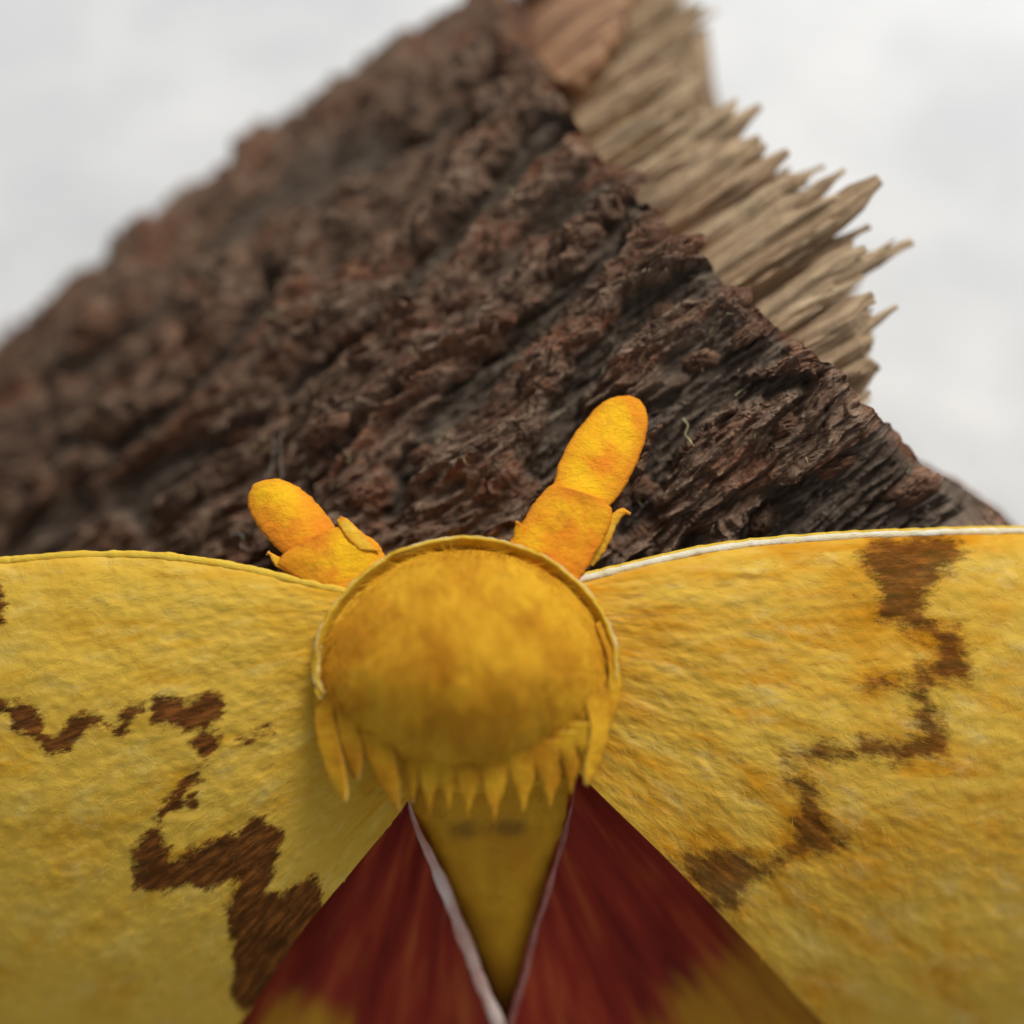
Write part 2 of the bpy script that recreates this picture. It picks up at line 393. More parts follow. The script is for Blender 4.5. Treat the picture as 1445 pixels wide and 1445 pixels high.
mesh_obj('bark', G.reshape(-1, 3), grid_faces(*G.shape[:2], 0, False), MB, log, UVb,
         {'plate': ext(plate), 'crest': ext(top), 'hue': ext(hue)})

# far underside and left end closing the log
th = np.linspace(1.85, 2*math.pi-1.70, 40); uu = np.linspace(U0, float(u_end(np.array(0.0)))-0.4, 30)
TT, UU = np.meshgrid(th, uu)
g2 = cyl(UU, TT, R-0.1+0.08*fbm(UU*2, TT*8, 3, 63)); g2[..., 2] = np.maximum(g2[..., 2], TZ+0.01)
zz = np.zeros(g2.shape[:2])
mesh_obj('bark_underside', g2.reshape(-1, 3), grid_faces(30, 40), MB, log, np.stack([UU, TT*R], -1).reshape(-1, 2), {'plate': zz+0.6, 'crest': zz, 'hue': zz})

# loose bark flakes: chunky warped scales on the plates
def flake_mesh(seed, nr=15, nc=26):
    ph = np.linspace(0, 2*math.pi, nc, endpoint=False); rr = np.linspace(0, 1, nr)
    P_, R_ = np.meshgrid(ph, rr)
    w_ = 1+0.28*pn(np.cos(P_)*1.7+seed*3, np.sin(P_)*1.7, 70+seed)+0.1*pn(np.cos(P_)*4+seed, np.sin(P_)*4, 90+seed)
    x = R_*np.cos(P_)*w_*1.35; y = R_*np.sin(P_)*w_*0.75
    z = 0.45*(1-R_**2.6)+0.42*((1-np.abs(fbm(x*1.6+seed, y*4.2, 3, 80+seed)))**2-0.5)*(1-R_**4)-0.45*R_**3
    V = np.stack([x, y, z], -1).reshape(-1, 3)
    i = np.arange(nr-1)[:, None]*nc+np.arange(nc)[None]; j = np.arange(nr-1)[:, None]*nc+(np.arange(nc)[None]+1) % nc
    F = np.stack([i, i+nc, j+nc, j], -1).reshape(-1, 4)
    return V, F
protos = []
for q in range(6):
    V, F = flake_mesh(q)
    t = mesh_obj('bark_flake', V, F, MB, log, np.stack([V[:, 0]*0.12+q, V[:, 1]*0.12+q*2], -1),
                 {'plate': np.ones(len(V)), 'crest': np.clip(V[:, 2]*0.9, 0, 1), 'hue': np.full(len(V), 0.25+0.12*(q % 3))})
    protos.append(t)
fpx = [(995, 732, .15), (660, 418, .12), (441, 452, .14), (592, 752, .11), (716, 430, .10), (700, 455, .10), (1052, 470, .09), (985, 500, .12), (835, 238, .13),
       (880, 255, .10), (1035, 415, .10), (965, 345, .11), (545, 355, .14), (470, 610, .13), (760, 545, .09), (640, 520, .10), (1110, 600, .10),
       (1180, 660, .11), (700, 660, .10), (1300, 690, .13), (600, 640, .10), (820, 330, .12), (745, 345, .12), (560, 480, .13),
       (230, 470, .17), (120, 560, .17), (330, 600, .15), (1080, 740, .12), (905, 690, .08), (520, 700, .10), (930, 430, .10)]
for q, (px, py, sc) in enumerate(fpx):
    if q < 6: t = protos[q]
    else: t = protos[q % 6].copy(); COL.objects.link(t); t.parent = log
    u, th_ = hit(np.array(float(px)), np.array(float(py)), R+0.05)
    h = float(bark_relief(u, th_*R)[0])
    p = cyl(u, th_, R+h+0.012)
    nrm = RV*np.sin(th_)*ln+R*np.cos(th_)*lw; nrm = nrm/np.linalg.norm(nrm)
    az = random.uniform(-0.5, 0.5)
    xa = la*math.cos(az)+np.cross(nrm, la)*math.sin(az); xa = xa+nrm*random.uniform(-.25, .25); xa /= np.linalg.norm(xa)
    ya = np.cross(nrm, xa); ya /= np.linalg.norm(ya); za = np.cross(xa, ya)
    from mathutils import Matrix
    mm = Matrix(((xa[0], ya[0], za[0]), (xa[1], ya[1], za[1]), (xa[2], ya[2], za[2])))
    t.matrix_world = Matrix.Translation(Vector(p*S)) @ mm.to_4x4() @ Matrix.Diagonal((sc*random.uniform(.8, 1.2), sc*random.uniform(.8, 1.2), sc*random.uniform(.7, 1.0), 1))

# ------------------------------------------------------------------ broken pale wood
RW = R-0.42
tip_px = np.array([(940, -60), (1005, -5), (975, 75), (1005, 112), (1000, 150), (1082, 158), (1050, 195), (1078, 205), (1120, 225), (1165, 228), (1200, 250), (1245, 262), (1225, 310), (1287, 325), (1215, 385), (1180, 410), (1235, 425), (1272, 438), (1235, 490), (1180, 520), (1245, 520), (1215, 560), (1262, 596), (1262, 640), (1310, 700), (1390, 770)], float)
tu, tt = hit(tip_px[:, 0], tip_px[:, 1], RW-0.1)
k = np.argsort(tt); tu, tt = tu[k], tt[k]
tmin, tmax = float(tt.min()), float(tt.max())
def u_tip(th): return np.interp(th, tt, tu)
# solid heart of the wood
nth, nu_ = 260, 50
THc = np.linspace(-1.3, 1.5, nth); tq = np.linspace(0, 1, nu_)
T2, Q2 = np.meshgrid(THc, tq)
ue = u_end(T2); jag = 0.68+0.26*fbm(T2*14, T2*0, 3, 101)+0.22*np.sign(pn(T2*30, T2*0+.5, 102))*np.abs(pn(T2*30, T2*0+.5, 102))**.5
Lc = np.clip(u_tip(T2)-ue, -0.3, 3)*np.clip(jag, 0.3, 0.93)
Uc = (ue-0.9)+(0.9+Lc)*Q2
rel = 0.05*(1-np.abs(fbm(Uc*0.7, T2*R*9, 3, 103)))+0.10*fbm(Uc*0.5, T2*R*2.2, 2, 104)
Gc = cyl(Uc, T2, RW-0.22+rel-0.25*sstep(0.75, 1, Q2))
Gc2 = cyl(Uc[-1:]-0.15, T2[-1:], T2[-1:]*0+RW-0.9); Gc3 = cyl(Uc[-1:]-0.5, T2[-1:], T2[-1:]*0+0.6)
Gc = np.concatenate([Gc, Gc2, Gc3]); Gc[..., 2] = np.maximum(Gc[..., 2], TZ+0.01)
Uc = np.concatenate([Uc, Uc[-1:]+.4, Uc[-1:]+1.5]); T2 = np.concatenate([T2, T2[-1:], T2[-1:]])
mesh_obj('wood_core', Gc.reshape(-1, 3), grid_faces(nu_+2, nth), MW, log, np.stack([Uc, T2*R], -1).reshape(-1, 2), {'tone': 0.15*np.ones(Gc.shape[:2])})
# each splinter
def splinter(th0, u0, u1, wid, rad, thick, seed, taper):
    n, k_ = 22, 6
    t = np.linspace(0, 1, n)
    u = u0+(u1-u0)*t
    wv = wid*(1-sstep(1-taper, 1, t)**1.5*0.72)*(1+0.25*pn(u*2.5, t*0+seed, 110))
    hv = thick*(1-sstep(1-taper*1.2, 1, t)*0.85)*(1+0.25*pn(u*2, t*0+seed*1.7, 111))
    mid = 0.05*pn(u*0.8, t*0+seed*2.1, 112)+wid*random.uniform(-.6, .6)*sstep(1-taper, 1, t)
    lift_ = random.uniform(-0.10, 0.06)*t**2
    prof = np.array([(-1, -0.6), (-0.85, .35), (-0.3, .95), (0.35, .8), (0.95, .25), (0.9, -0.7)])
    V = np.zeros((n, k_, 3))
    for q, (a, b) in enumerate(prof):
        ds = wv*a+mid+0.02*pn(u*6+q, t*0+seed, 113)
        V[:, q] = cyl(u, th0+ds/R, rad+lift_+hv*b+0.016*pn(u*5+q*3, t*0+seed, 114))
    uv = np.stack([np.repeat(u[:, None], k_, 1), th0*R+wv[:, None]*prof[None, :, 0]+seed*.37], -1)
    V = np.concatenate([V.reshape(-1, 3), V[-1].mean(0)[None]]); uv = np.concatenate([uv.reshape(-1, 2), uv[-1].mean(0)[None]])
    i = np.arange(n-1)[:, None]*k_+np.arange(k_)[None]; j = np.arange(n-1)[:, None]*k_+(np.arange(k_)[None]+1) % k_
    F = np.stack([i, j, j+k_, i+k_], -1).reshape(-1, 4)
    cap = np.array([[(n-1)*k_+q, (n-1)*k_+(q+1) % k_, n*k_, n*k_] for q in range(k_)])
    F3 = np.concatenate([F[:, [0, 1, 2]], F[:, [0, 2, 3]], cap[:, :3]])
    return mesh_obj('wood_splinter', V, F3, MW, log, uv, {'tone': np.full(len(V), max(0, random.uniform(-.3, .4)))}, smooth=False)
rg = random.Random(5)
t_low = float(hit(np.array(1240.), np.array(560.), RW-0.1)[1])
for q in range(4, len(tt)):                            # one splinter for every tip that shows
    splinter(tt[q], float(u_end(tt[q]))-0.7, tu[q], rg.uniform(.07, .14), RW-rg.uniform(.05, .2), rg.uniform(.06, .10), q+1, rg.uniform(.15, .35))
for q in range(290):
    th0 = rg.uniform(t_low, tmax)
    a, b = float(u_end(th0)), float(u_tip(th0))
    ln_ = max(0.15, (b-a))*rg.uniform(.6, .98)
    splinter(th0, a-0.6, a+ln_, rg.uniform(.012, .085), RW-rg.uniform(.0, .34), rg.uniform(.035, .08), q+40, rg.uniform(.04, .22))
# strip of smooth reddish inner bark at the far end
iu, it = hit(np.array([745., 800., 870., 905., 940.]), np.array([-40., 60., 20., -30., -90.]), R-0.25)
Ls = catmull([(735, -60), (742, 40), (760, 95), (800, 120)], 30); Rs = catmull([(900, -70), (885, -10), (860, 60), (815, 118)], 30)
gg = np.linspace(0, 1, 14)[None, :, None]
pxs = Ls[:, None]*(1-gg)+Rs[:, None]*gg
iu, it = hit(pxs[..., 0], pxs[..., 1], R-0.25)
Gi = cyl(iu, it, R-0.25+0.05*fbm(iu*2, it*9, 3, 120))
sheet('inner_bark_strip', Gi, 0.2, MI, log, np.stack([iu, it*R], -1))

# ------------------------------------------------------------------ moth
moth = empty('moth', None, 'yellow paper moth with brown zigzag wing marks and crimson hindwings resting on bark', 'moth')
C0 = at_z(657., 955., 0.25); XC, YC = C0[0], C0[1]
def z_fore(x, y):
    ax = np.abs(x-XC); dy = np.maximum(0, (YC+0.75)-y)
    return 0.33-0.055*ax**1.5-0.12*dy**1.4-0.080*dy**2.3
def z_hind(x, y):
    dy = np.maximum(0, (YC-0.6)-y)
    return -0.45-0.70*dy-0.03*np.abs(x-XC)
def ruled(Lp, Rp, nu, nv, zf, pu=1.0, pv=1.0):
    L_, R_ = catmull(Lp, nu), catmull(Rp, nu)
    b = (np.linspace(0, 1, nv)**pv)[None, :, None]
    p = L_[:, None]*(1-b)+R_[:, None]*b
    return p, lift(p[..., 0], p[..., 1], zf)
def poly_sd(P2, poly):                                 # signed distance, inside positive
    x, y = P2[..., 0], P2[..., 1]; d = np.full(x.shape, 1e9); ins = np.zeros(x.shape, bool)
    n = len(poly)
    for i in range(n):
        a, b = poly[i], poly[(i+1) % n]; e = b-a
        t = np.clip(((x-a[0])*e[0]+(y-a[1])*e[1])/(e@e+1e-12), 0, 1)
        d = np.minimum(d, (x-a[0]-t*e[0])**2+(y-a[1]-t*e[1])**2)
        if a[1] != b[1]:
            c = ((a[1] > y) != (b[1] > y)) & (x < (b[0]-a[0])*(y-a[1])/(b[1]-a[1])+a[0]); ins ^= c
    d = np.sqrt(d); return np.where(ins, d, -d)

marks_left = [
 [(-60, 815), (0, 825), (8, 850), (5, 878), (-60, 890)],
 [(-60, 1000), (0, 976), (12, 995), (28, 993), (52, 998), (68, 1020), (66, 1035), (75, 1040), (100, 1015), (125, 1003), (140, 1010), (146, 1018), (155, 1022), (165, 1022), (175, 1000), (185, 992), (210, 994), (205, 1004), (190, 1014), (182, 1030), (168, 1037), (152, 1030), (145, 1022), (125, 1030), (110, 1045), (95, 1060), (75, 1068), (62, 1062), (50, 1042), (35, 1034), (18, 1035), (15, 1012), (0, 1010), (-60, 1040)],
 [(212, 1000), (222, 985), (240, 980), (255, 988), (262, 995), (272, 985), (290, 977), (308, 975), (318, 992), (312, 1012), (302, 1022), (298, 1030), (312, 1035), (310, 1055), (300, 1065), (285, 1070), (275, 1060), (270, 1045), (282, 1030), (265, 1030), (245, 1025), (225, 1022), (213, 1018)],
 [(268, 1088), (285, 1083), (282, 1098), (272, 1110), (262, 1122), (255, 1140), (238, 1148), (225, 1165), (232, 1185), (240, 1215), (225, 1225), (205, 1255), (190, 1262), (186, 1200), (200, 1180), (218, 1165), (228, 1140), (240, 1120), (255, 1100)],
 [(266, 1122), (276, 1118), (282, 1128), (280, 1140), (270, 1144), (263, 1134)],
 [(205, 1255), (190, 1225), (188, 1195), (215, 1205), (240, 1195), (243, 1215), (255, 1212), (265, 1200), (285, 1190), (310, 1180), (335, 1175), (350, 1155), (375, 1148), (378, 1160), (398, 1175), (400, 1190), (390, 1210), (385, 1240), (378, 1258), (395, 1262), (415, 1245), (448, 1235), (456, 1275), (450, 1300), (430, 1330), (400, 1370), (370, 1410), (345, 1432), (325, 1410), (330, 1370), (325, 1320), (320, 1290), (330, 1260), (340, 1240), (310, 1250), (290, 1257), (270, 1250), (255, 1255), (215, 1258)],
 [(334, 1043), (352, 1037), (366, 1030), (382, 1025), (384, 1033), (366, 1041), (352, 1048), (338, 1051)]]
zr = lambda L_: [(780+a/1.992, 720+b/1.992) for a, b in L_]
marks_right = [
 zr([(865, 120), (900, 85), (960, 78), (1060, 70), (1140, 72), (1150, 130), (1100, 180), (1060, 220), (1040, 270), (1045, 310), (1100, 335), (1140, 345), (1160, 390), (1170, 430), (1160, 480), (1120, 490), (1070, 480), (1055, 510), (1065, 545), (1090, 580), (1110, 640), (1120, 690), (1050, 690), (980, 700), (920, 700), (870, 690), (820, 703), (760, 700), (700, 694), (645, 702), (640, 685), (720, 668), (760, 653), (800, 668), (860, 668), (870, 635), (930, 645), (980, 660), (1020, 640), (1045, 625), (1015, 590), (1030, 550), (1010, 500), (960, 489), (900, 497), (890, 482), (960, 473), (1020, 480), (1030, 440), (1080, 420), (1075, 390), (1060, 360), (1000, 335), (960, 310), (915, 300), (910, 260), (920, 210), (870, 160)]),
 zr([(660, 740), (720, 745), (735, 780), (760, 820), (770, 880), (820, 920), (820, 950), (760, 960), (700, 970), (660, 985), (620, 1015), (570, 1045), (530, 1080), (515, 1130), (470, 1120), (420, 1075), (380, 1030), (350, 965), (420, 960), (500, 955), (550, 960), (560, 985), (600, 985), (650, 965), (680, 920), (675, 870), (690, 830), (690, 790), (660, 760)])]

lead_r = [(700, 850), (790, 822), (830, 812), (900, 795), (1000, 773), (1150, 757), (1300, 750), (1445, 746), (1600, 752), (1780, 800), (1900, 900)]
trail_r = [(740, 1010), (790, 1062), (830, 1104), (940, 1212), (1050, 1326), (1165, 1448), (1330, 1600), (1520, 1700), (1700, 1600), (1830, 1350), (1900, 960)]
lead_l = [(610, 870), (545, 852), (490, 834), (420, 818), (330, 797), (230, 783), (120, 780), (0, 789), (-150, 800), (-330, 860), (-450, 960)]
trail_l = [(640, 1050), (600, 1095), (565, 1145), (500, 1225), (430, 1310), (345, 1436), (200, 1610), (0, 1720), (-200, 1620), (-370, 1370), (-450, 1020)]
wing_data = {}
for side, Lp, Rp, marks, mat, lab in ((-1, lead_l, trail_l, marks_left, MFL, 'yellow forewing with sharp brown zigzag marks'), (1, lead_r, trail_r, marks_right, MFR, 'ochre streaked forewing with smudged brown zigzag and white front edge')):
    nu, nv = 300, 270
    L_, R_ = catmull(Lp, nu), catmull(Rp, nu)
    b = np.linspace(0, 1, nv)[None, :]
    p = L_[:, None]*(1-b[..., None])+R_[:, None]*b[..., None]
    G = lift(p[..., 0], p[..., 1], z_fore)
    db = np.linalg.norm(G[:, :, :2]-G[:, :1, :2], axis=-1)
    x, y = G[..., 0]-XC, G[..., 1]-YC
    # streak-following coordinates: radial distance from the root and angle times a length
    rr = np.hypot(x, y+0.0); fa = np.arctan2(y-0.4, np.abs(x)+0.6)*2.2
    uv = np.stack([rr, fa], -1)
    z = G[..., 2]
    z = z-(0.11 if side > 0 else 0.06)*np.exp(-db/0.06)                                    # leading edge rolls down
    z = z+0.035*fbm(x*0.9+side*5, y*0.9, 2, 130)+0.016*fbm(rr*2.5, fa*5, 3, 131)+0.008*fbm(rr*8, fa*15, 3, 132+side)+0.006*fbm(x*16, y*19, 3, 133)+0.009*(1-np.abs(fbm(x*3.2+0.3*fbm(x*3, y*3, 2, 136), y*4.6, 3, 137)))**3
    G[..., 2] = z
    mark = np.full(x.shape, -1.0)
    P2 = G[..., :2]
    wob = np.stack([0.02*fbm(x*9, y*9, 3, 140), 0.02*fbm(x*9+7, y*9, 3, 141)], -1)
    for poly in marks:
        q = np.array(poly, float); q3 = lift(q[:, 0], q[:, 1], z_fore)[:, :2]
        mark = np.maximum(mark, poly_sd(P2+wob, q3))
    mark = mark+(0.014 if side > 0 else 0.004)
    root = sstep(1.5, 0.75, rr)*0.8+sstep(0.25, 0.02, db)*0.35
    if side > 0: root = root+1.3*np.exp(-np.maximum(0, -mark)/0.34)*sstep(-0.25, 0.35, fbm(x*1.3, y*1.3, 3, 148))+0.5*sstep(0.1, 0.5, fbm(rr*0.9, fa*2.2, 3, 149))
    fw = sheet('forewing', G, 0.03, mat, moth, uv, {'mark': mark, 'root': np.clip(root, 0, 1)})
    fw['label'] = lab
    wing_data[side] = (G, uv, mark)
    # rolled paper edge along the front of the wing
    e = G[:, 0].copy(); e[:, 2] += 0.022 if side > 0 else 0.004
    i0 = int(np.argmax(np.abs(e[:, 0]-XC) > 0.55))
    q = e[i0:]; n = len(q); tt_ = np.linspace(0, 1, n)
    for ax_ in (1, 2): q[:, ax_] += 0.006*fbm(tt_*60, tt_*0+side, 3, 145)
    rad = (0.024 if side > 0 else 0.026)*(1+0.45*fbm(tt_*40, tt_*0, 3, 146))
    r_ = tube('wing_edge', q, rad, MRW if side > 0 else MRY, fw, 10, None, 0.8)
    if side > 0:
        q2 = q.copy(); q2[:, 1] += 0.020; q2[:, 2] -= 0.008
        r2_ = tube('wing_edge', q2, rad*0.75, MRY, fw, 8); r2_['label'] = 'bright yellow fringe in front of the white edge'
    r_['label'] = 'white rolled paper edge' if side > 0 else 'bright yellow rolled paper edge'

# fine fibres lying on the wings (uncountable)
def fibres(name, base, dirs, length, width, mat, parent, attrs=None):
    n = len(base); segs = 4
    t = np.linspace(0, 1, segs)[None, :, None]
    up = np.random.uniform(0.0, 0.35, (n, 1, 1))*np.array([0, 0, 1.0])
    bend = np.random.uniform(-.5, .5, (n, 1, 1))*np.cross(dirs, [0, 0, 1.0])[:, None]
    c = base[:, None]+length[:, None, None]*(dirs[:, None]*t+bend*t**2+up*t*(1.1-t))
    sd = np.cross(dirs, [0, 0, 1.0]); sd /= np.linalg.norm(sd, axis=1, keepdims=True)+1e-9
    wd = width*(1-0.8*t)
    V = np.stack([c-sd[:, None]*wd, c+sd[:, None]*wd], 2)          # n, segs, 2, 3
    i = (np.arange(n)*segs*2)[:, None]+(np.arange(segs-1)*2)[None]
    F = np.stack([i, i+1, i+3, i+2], -1).reshape(-1, 4)
    at = {k: np.repeat(v, segs*2) for k, v in (attrs or {}).items()}
    uv = np.repeat(attrs.pop('_uv') if attrs and '_uv' in attrs else base[:, :2], segs*2, axis=0)
    o = mesh_obj(name, V.reshape(-1, 3), F, mat, parent, uv, at)
    o['kind'] = 'stuff'; return o
for side, mat in ((-1, MFL), (1, MFR)):
    G, uv, mark = wing_data[side]
    n = 1100
    ii = np.random.randint(3, 195, n); jj = np.random.randint(2, 268, n)
    base = G[ii, jj]+np.array([0, 0, 0.001])
    d = G[np.minimum(ii+6, 299), jj]-base
    d2 = base-np.array([XC, YC+0.3, 0]); d2[:, 2] = 0
    d = d2/np.linalg.norm(d2, axis=1, keepdims=True)+0.35*np.random.randn(n, 3)*np.array([1, 1, 0]); d /= np.linalg.norm(d, axis=1, keepdims=True)
    fo = fibres('wing_fuzz', base, d, np.random.uniform(.03, .08, n), 0.0013, mat, moth, {'mark': mark[ii, jj], 'root': np.zeros(n)})

# stray fibres and crumbs caught on the bark
n = 260
fu = np.random.uniform(-3.2, 1.8, n); ft = np.random.uniform(-0.45, 0.75, n); fu = np.where(fu > u_end(ft)-0.1, fu-2.0, fu)
fb = cyl(fu, ft, R+bark_relief(fu, ft*R)[0]+0.012)
fd = np.random.randn(n, 3); fd -= (fd@lw)[:, None]*lw*0.7; fd /= np.linalg.norm(fd, axis=1, keepdims=True)
fibres('bark_fibres', fb, fd, np.random.uniform(.02, .09, n), 0.0018, MTHY, log)

# hindwings
for side, inner, outer, goldpx in (
    (-1, [(560, 1040), (585, 1150), (625, 1235), (660, 1320), (690, 1395), (715, 1450), (760, 1620), (740, 1800)], [(420, 1020), (300, 1150), (200, 1300), (130, 1420), (90, 1520), (80, 1640), (150, 1800), (420, 1900)], (425, 1475)),
    (1, [(830, 1020), (800, 1150), (775, 1235), (748, 1320), (728, 1395), (712, 1450), (690, 1620), (710, 1800)], [(1000, 1020), (1130, 1150), (1250, 1300), (1330, 1420), (1390, 1520), (1400, 1640), (1300, 1800), (1020, 1900)], (1075, 1490))):
    p, G = ruled(inner, outer, 120, 90, z_hind)
    x, y = G[..., 0]-XC, G[..., 1]-YC
    rr = np.hypot(x, y+0.4); fa = np.arctan2(x, -(y-0.2))*2.5
    b = np.linspace(0, 1, 90)[None, :]
    G[..., 2] += 0.14*np.exp(-b/0.06)+0.03*fbm(rr*1.5, fa*4, 3, 150+side)+0.025*np.sin(fa*9)
    gp = lift(np.array(float(goldpx[0])), np.array(float(goldpx[1])), z_hind)
    rad = 0.45 if side < 0 else 0.90
    gold = sstep(1.35, 0.35, np.hypot(G[..., 0]-gp[0], G[..., 1]-gp[1])/rad)
    hw = sheet('hindwing', G, 0.025, MH, moth, np.stack([rr, fa], -1), {'gold': gold})
    hw['label'] = 'crimson hindwing with orange patch'
    q = G[10:95, 1].copy(); q[:, 2] += 0.08; tt_ = np.linspace(0, 1, len(q))
    q[:, 0] += -side*0.01+0.012*fbm(tt_*9, tt_*0+side, 3, 152); q[:, 2] += 0.02*fbm(tt_*12, tt_*0+side, 3, 153)
    fo = tube('inner_fold', q, (0.040 if side < 0 else 0.022)*(0.2+0.9*np.sin(np.pi*np.clip(tt_*1.02, 0, 1))+0.7*fbm(tt_*9, tt_*0+side*2, 3, 154))*sstep(0, 0.12, tt_), MPK if side < 0 else MPK2, hw, 10, None, 0.7)
    fo['label'] = 'pink folded inner edge'

# abdomen: tapered, ringed
npx = [(660, 1060, 185), (688, 1105, 132), (695, 1150, 116), (698, 1200, 98), (702, 1250, 78), (708, 1300, 55), (713, 1350, 36), (716, 1400, 20), (718, 1440, 8)]
q = catmull(npx, 90); na = 40
ctr = lift(q[:, 0], q[:, 1], lambda x, y: z_hind(x, y)-0.10)
wpx = q[:, 2]*0.0051; ph = np.linspace(0, math.pi*2, na, endpoint=False)
t = np.linspace(0, 1, 90)
ring = 1-0.03*np.exp(-(((t*8) % 1-0.5)/0.2)**2)
hgt = np.minimum(wpx*0.62, 0.36)*ring
V = ctr[:, None]+np.stack([wpx[:, None]*ring[:, None]*np.cos(ph), 0*ph+0*wpx[:, None], hgt[:, None]*np.sin(ph)], -1)
V[..., 2] += 0.012*fbm(V[..., 0]*8, V[..., 1]*5, 3, 160)
sp = at_z(np.array([655., 716.]), np.array([1170., 1168.]), -0.3)
spot = np.zeros(V.shape[:2])
for c_ in sp: spot = np.maximum(spot, np.exp(-((V[..., 0]-c_[0])/0.10)**2-((V[..., 1]-c_[1])/0.055)**2)*(V[..., 2] > ctr[:, None, 2]))
spot = np.clip(spot*(0.8+0.6*fbm(V[..., 0]*14, V[..., 1]*8, 2, 161)), 0, 0.55)
i = np.arange(89)[:, None]*na+np.arange(na)[None]; j = np.arange(89)[:, None]*na+(np.arange(na)[None]+1) % na
mesh_obj('abdomen', V.reshape(-1, 3), np.stack([i, j, j+na, i+na], -1).reshape(-1, 4), MAB, moth, V[..., :2].reshape(-1, 2), {'spot': spot})
# hidden underside of the body that stands on the bark
ph, rr = np.meshgrid(np.linspace(0, 2*math.pi, 40, endpoint=False), np.linspace(0, math.pi, 24))
def ellipsoid(name, c, r, mat, parent, amp=0.02, seed=170):
    d = np.stack([np.sin(rr)*np.cos(ph), np.sin(rr)*np.sin(ph), np.cos(rr)], -1)
    V = c+d*r*(1+amp*fbm(d[..., 0]*3+d[..., 2], d[..., 1]*3, 3, seed))[..., None]
    i = np.arange(23)[:, None]*40+np.arange(40)[None]; j = np.arange(23)[:, None]*40+(np.arange(40)[None]+1) % 40
    return mesh_obj(name, V.reshape(-1, 3), np.stack([i, i+40, j+40, j], -1).reshape(-1, 4), mat, parent, V[..., :2].reshape(-1, 2))
ellipsoid('underbody', np.array([XC, YC+0.05, -0.35]), np.array([0.62, 0.75, 0.72]), MAB, moth)
hp = at_z(655., 815., 0.0)
ellipsoid('head', np.array([hp[0]-0.02, hp[1]-0.06, -0.02]), np.array([0.42, 0.26, 0.22]), MAN, moth)

# thorax: collar sheet below, domed cape above, toothed fringe behind
PX = 0.00453*0.97
def dome(phi, rho, rx, rf, rb, H, zb, zrear, cx=0., cy=0.):
    c, s = np.cos(phi), np.sin(phi)
    ry = np.where(s > 0, rf, rb)
    x = XC+cx+rx*rho*c; y = YC+cy+ry*rho*s
    z = zb+H*np.clip(1-rho**2.0, 0, 1)**(0.66+0.4*np.clip(-s*1.3, 0, 1))+zrear*np.clip(-s, 0, 1)**1.2*rho**2
    return np.stack([x, y, z], -1)
phi, rho = np.meshgrid(np.linspace(0, 2*math.pi, 181), np.r_[np.linspace(0.001, 0.9, 50)[:-1], np.linspace(0.9, 1.0, 26)])
CR = (198*PX, 180*PX, 128*PX)
Gd = dome(phi, rho, *CR, 0.62, 0.21, 0.12)
x, y = Gd[..., 0]-XC, Gd[..., 1]-YC
Gd[..., 2] += (0.018*fbm(x*3, y*3, 3, 180)+0.012*fbm(x*14, y*5, 3, 181)+0.007*fbm(x*34, y*8, 3, 182))*(rho < 0.995)
cape = sheet('thorax_cape', Gd, 0.025, MTX, moth, np.stack([x, y], -1))
cape['label'] = 'domed amber cape over the thorax with toothed rear edge'
n = 5200                                                # short hair combed back over the dome
ii = np.random.randint(4, Gd.shape[0]-1, n); jj = np.random.randint(0, 181, n)
hb = Gd[ii, jj]; nn = normals(Gd)[ii, jj]; nn = np.where(nn[:, 2:3] < 0, -nn, nn)
hd = np.array([0, -1.0, 0])+0.25*np.random.randn(n, 3); hd = hd-(hd*nn).sum(1)[:, None]*nn+0.12*nn; hd /= np.linalg.norm(hd, axis=1, keepdims=True)
fibres('thorax_fuzz', hb, hd, np.random.uniform(.04, .13, n), 0.0022, MTX, cape)
# collar crescent round the front and both sides
phc, rc = np.meshgrid(np.radians(np.linspace(-12, 192, 150)), np.linspace(0, 1, 22))
def collar(phc, rc, r0, r1, zin, zout, cx=0., cy=0., seed=190):
    fade = np.clip(np.sin((phc-phc.min())/(phc.max()-phc.min())*math.pi)*2.2, 0, 1)**0.6
    r = r0+((r1-r0)*(0.35+0.65*fade)+0.03*fbm(phc*2.2, rc*0, 3, seed)+0.008*fbm(phc*14, rc*0+2, 3, seed+1))*rc
    c, s = np.cos(phc), np.sin(phc)
    ry = np.where(s > 0, CR[1], CR[2])
    x = XC+cx+CR[0]*r*c; y = YC+cy+ry*r*s
    z = zin+(zout-zin)*rc**1.3-0.06*np.clip(rc-0.72, 0, 1)**2/0.08+0.02*fbm(phc*6, rc*2, 3, seed+2)
    return np.stack([x, y, z], -1)
Gk = collar(phc, rc, 0.965, 1.075, 0.19, 0.37)
co = sheet('thorax_collar', Gk, 0.035, MCO, moth)
co['label'] = 'raised pale-edged collar round the thorax'
pth = Gk[-1]+np.array([0, 0, -0.01]); tt_ = np.linspace(0, 1, len(pth))
tube('collar_edge', pth, np.clip(0.015*(0.5+1.7*fbm(tt_*18, tt_*0, 4, 195)), 0.002, 1), MCE, co, 8)
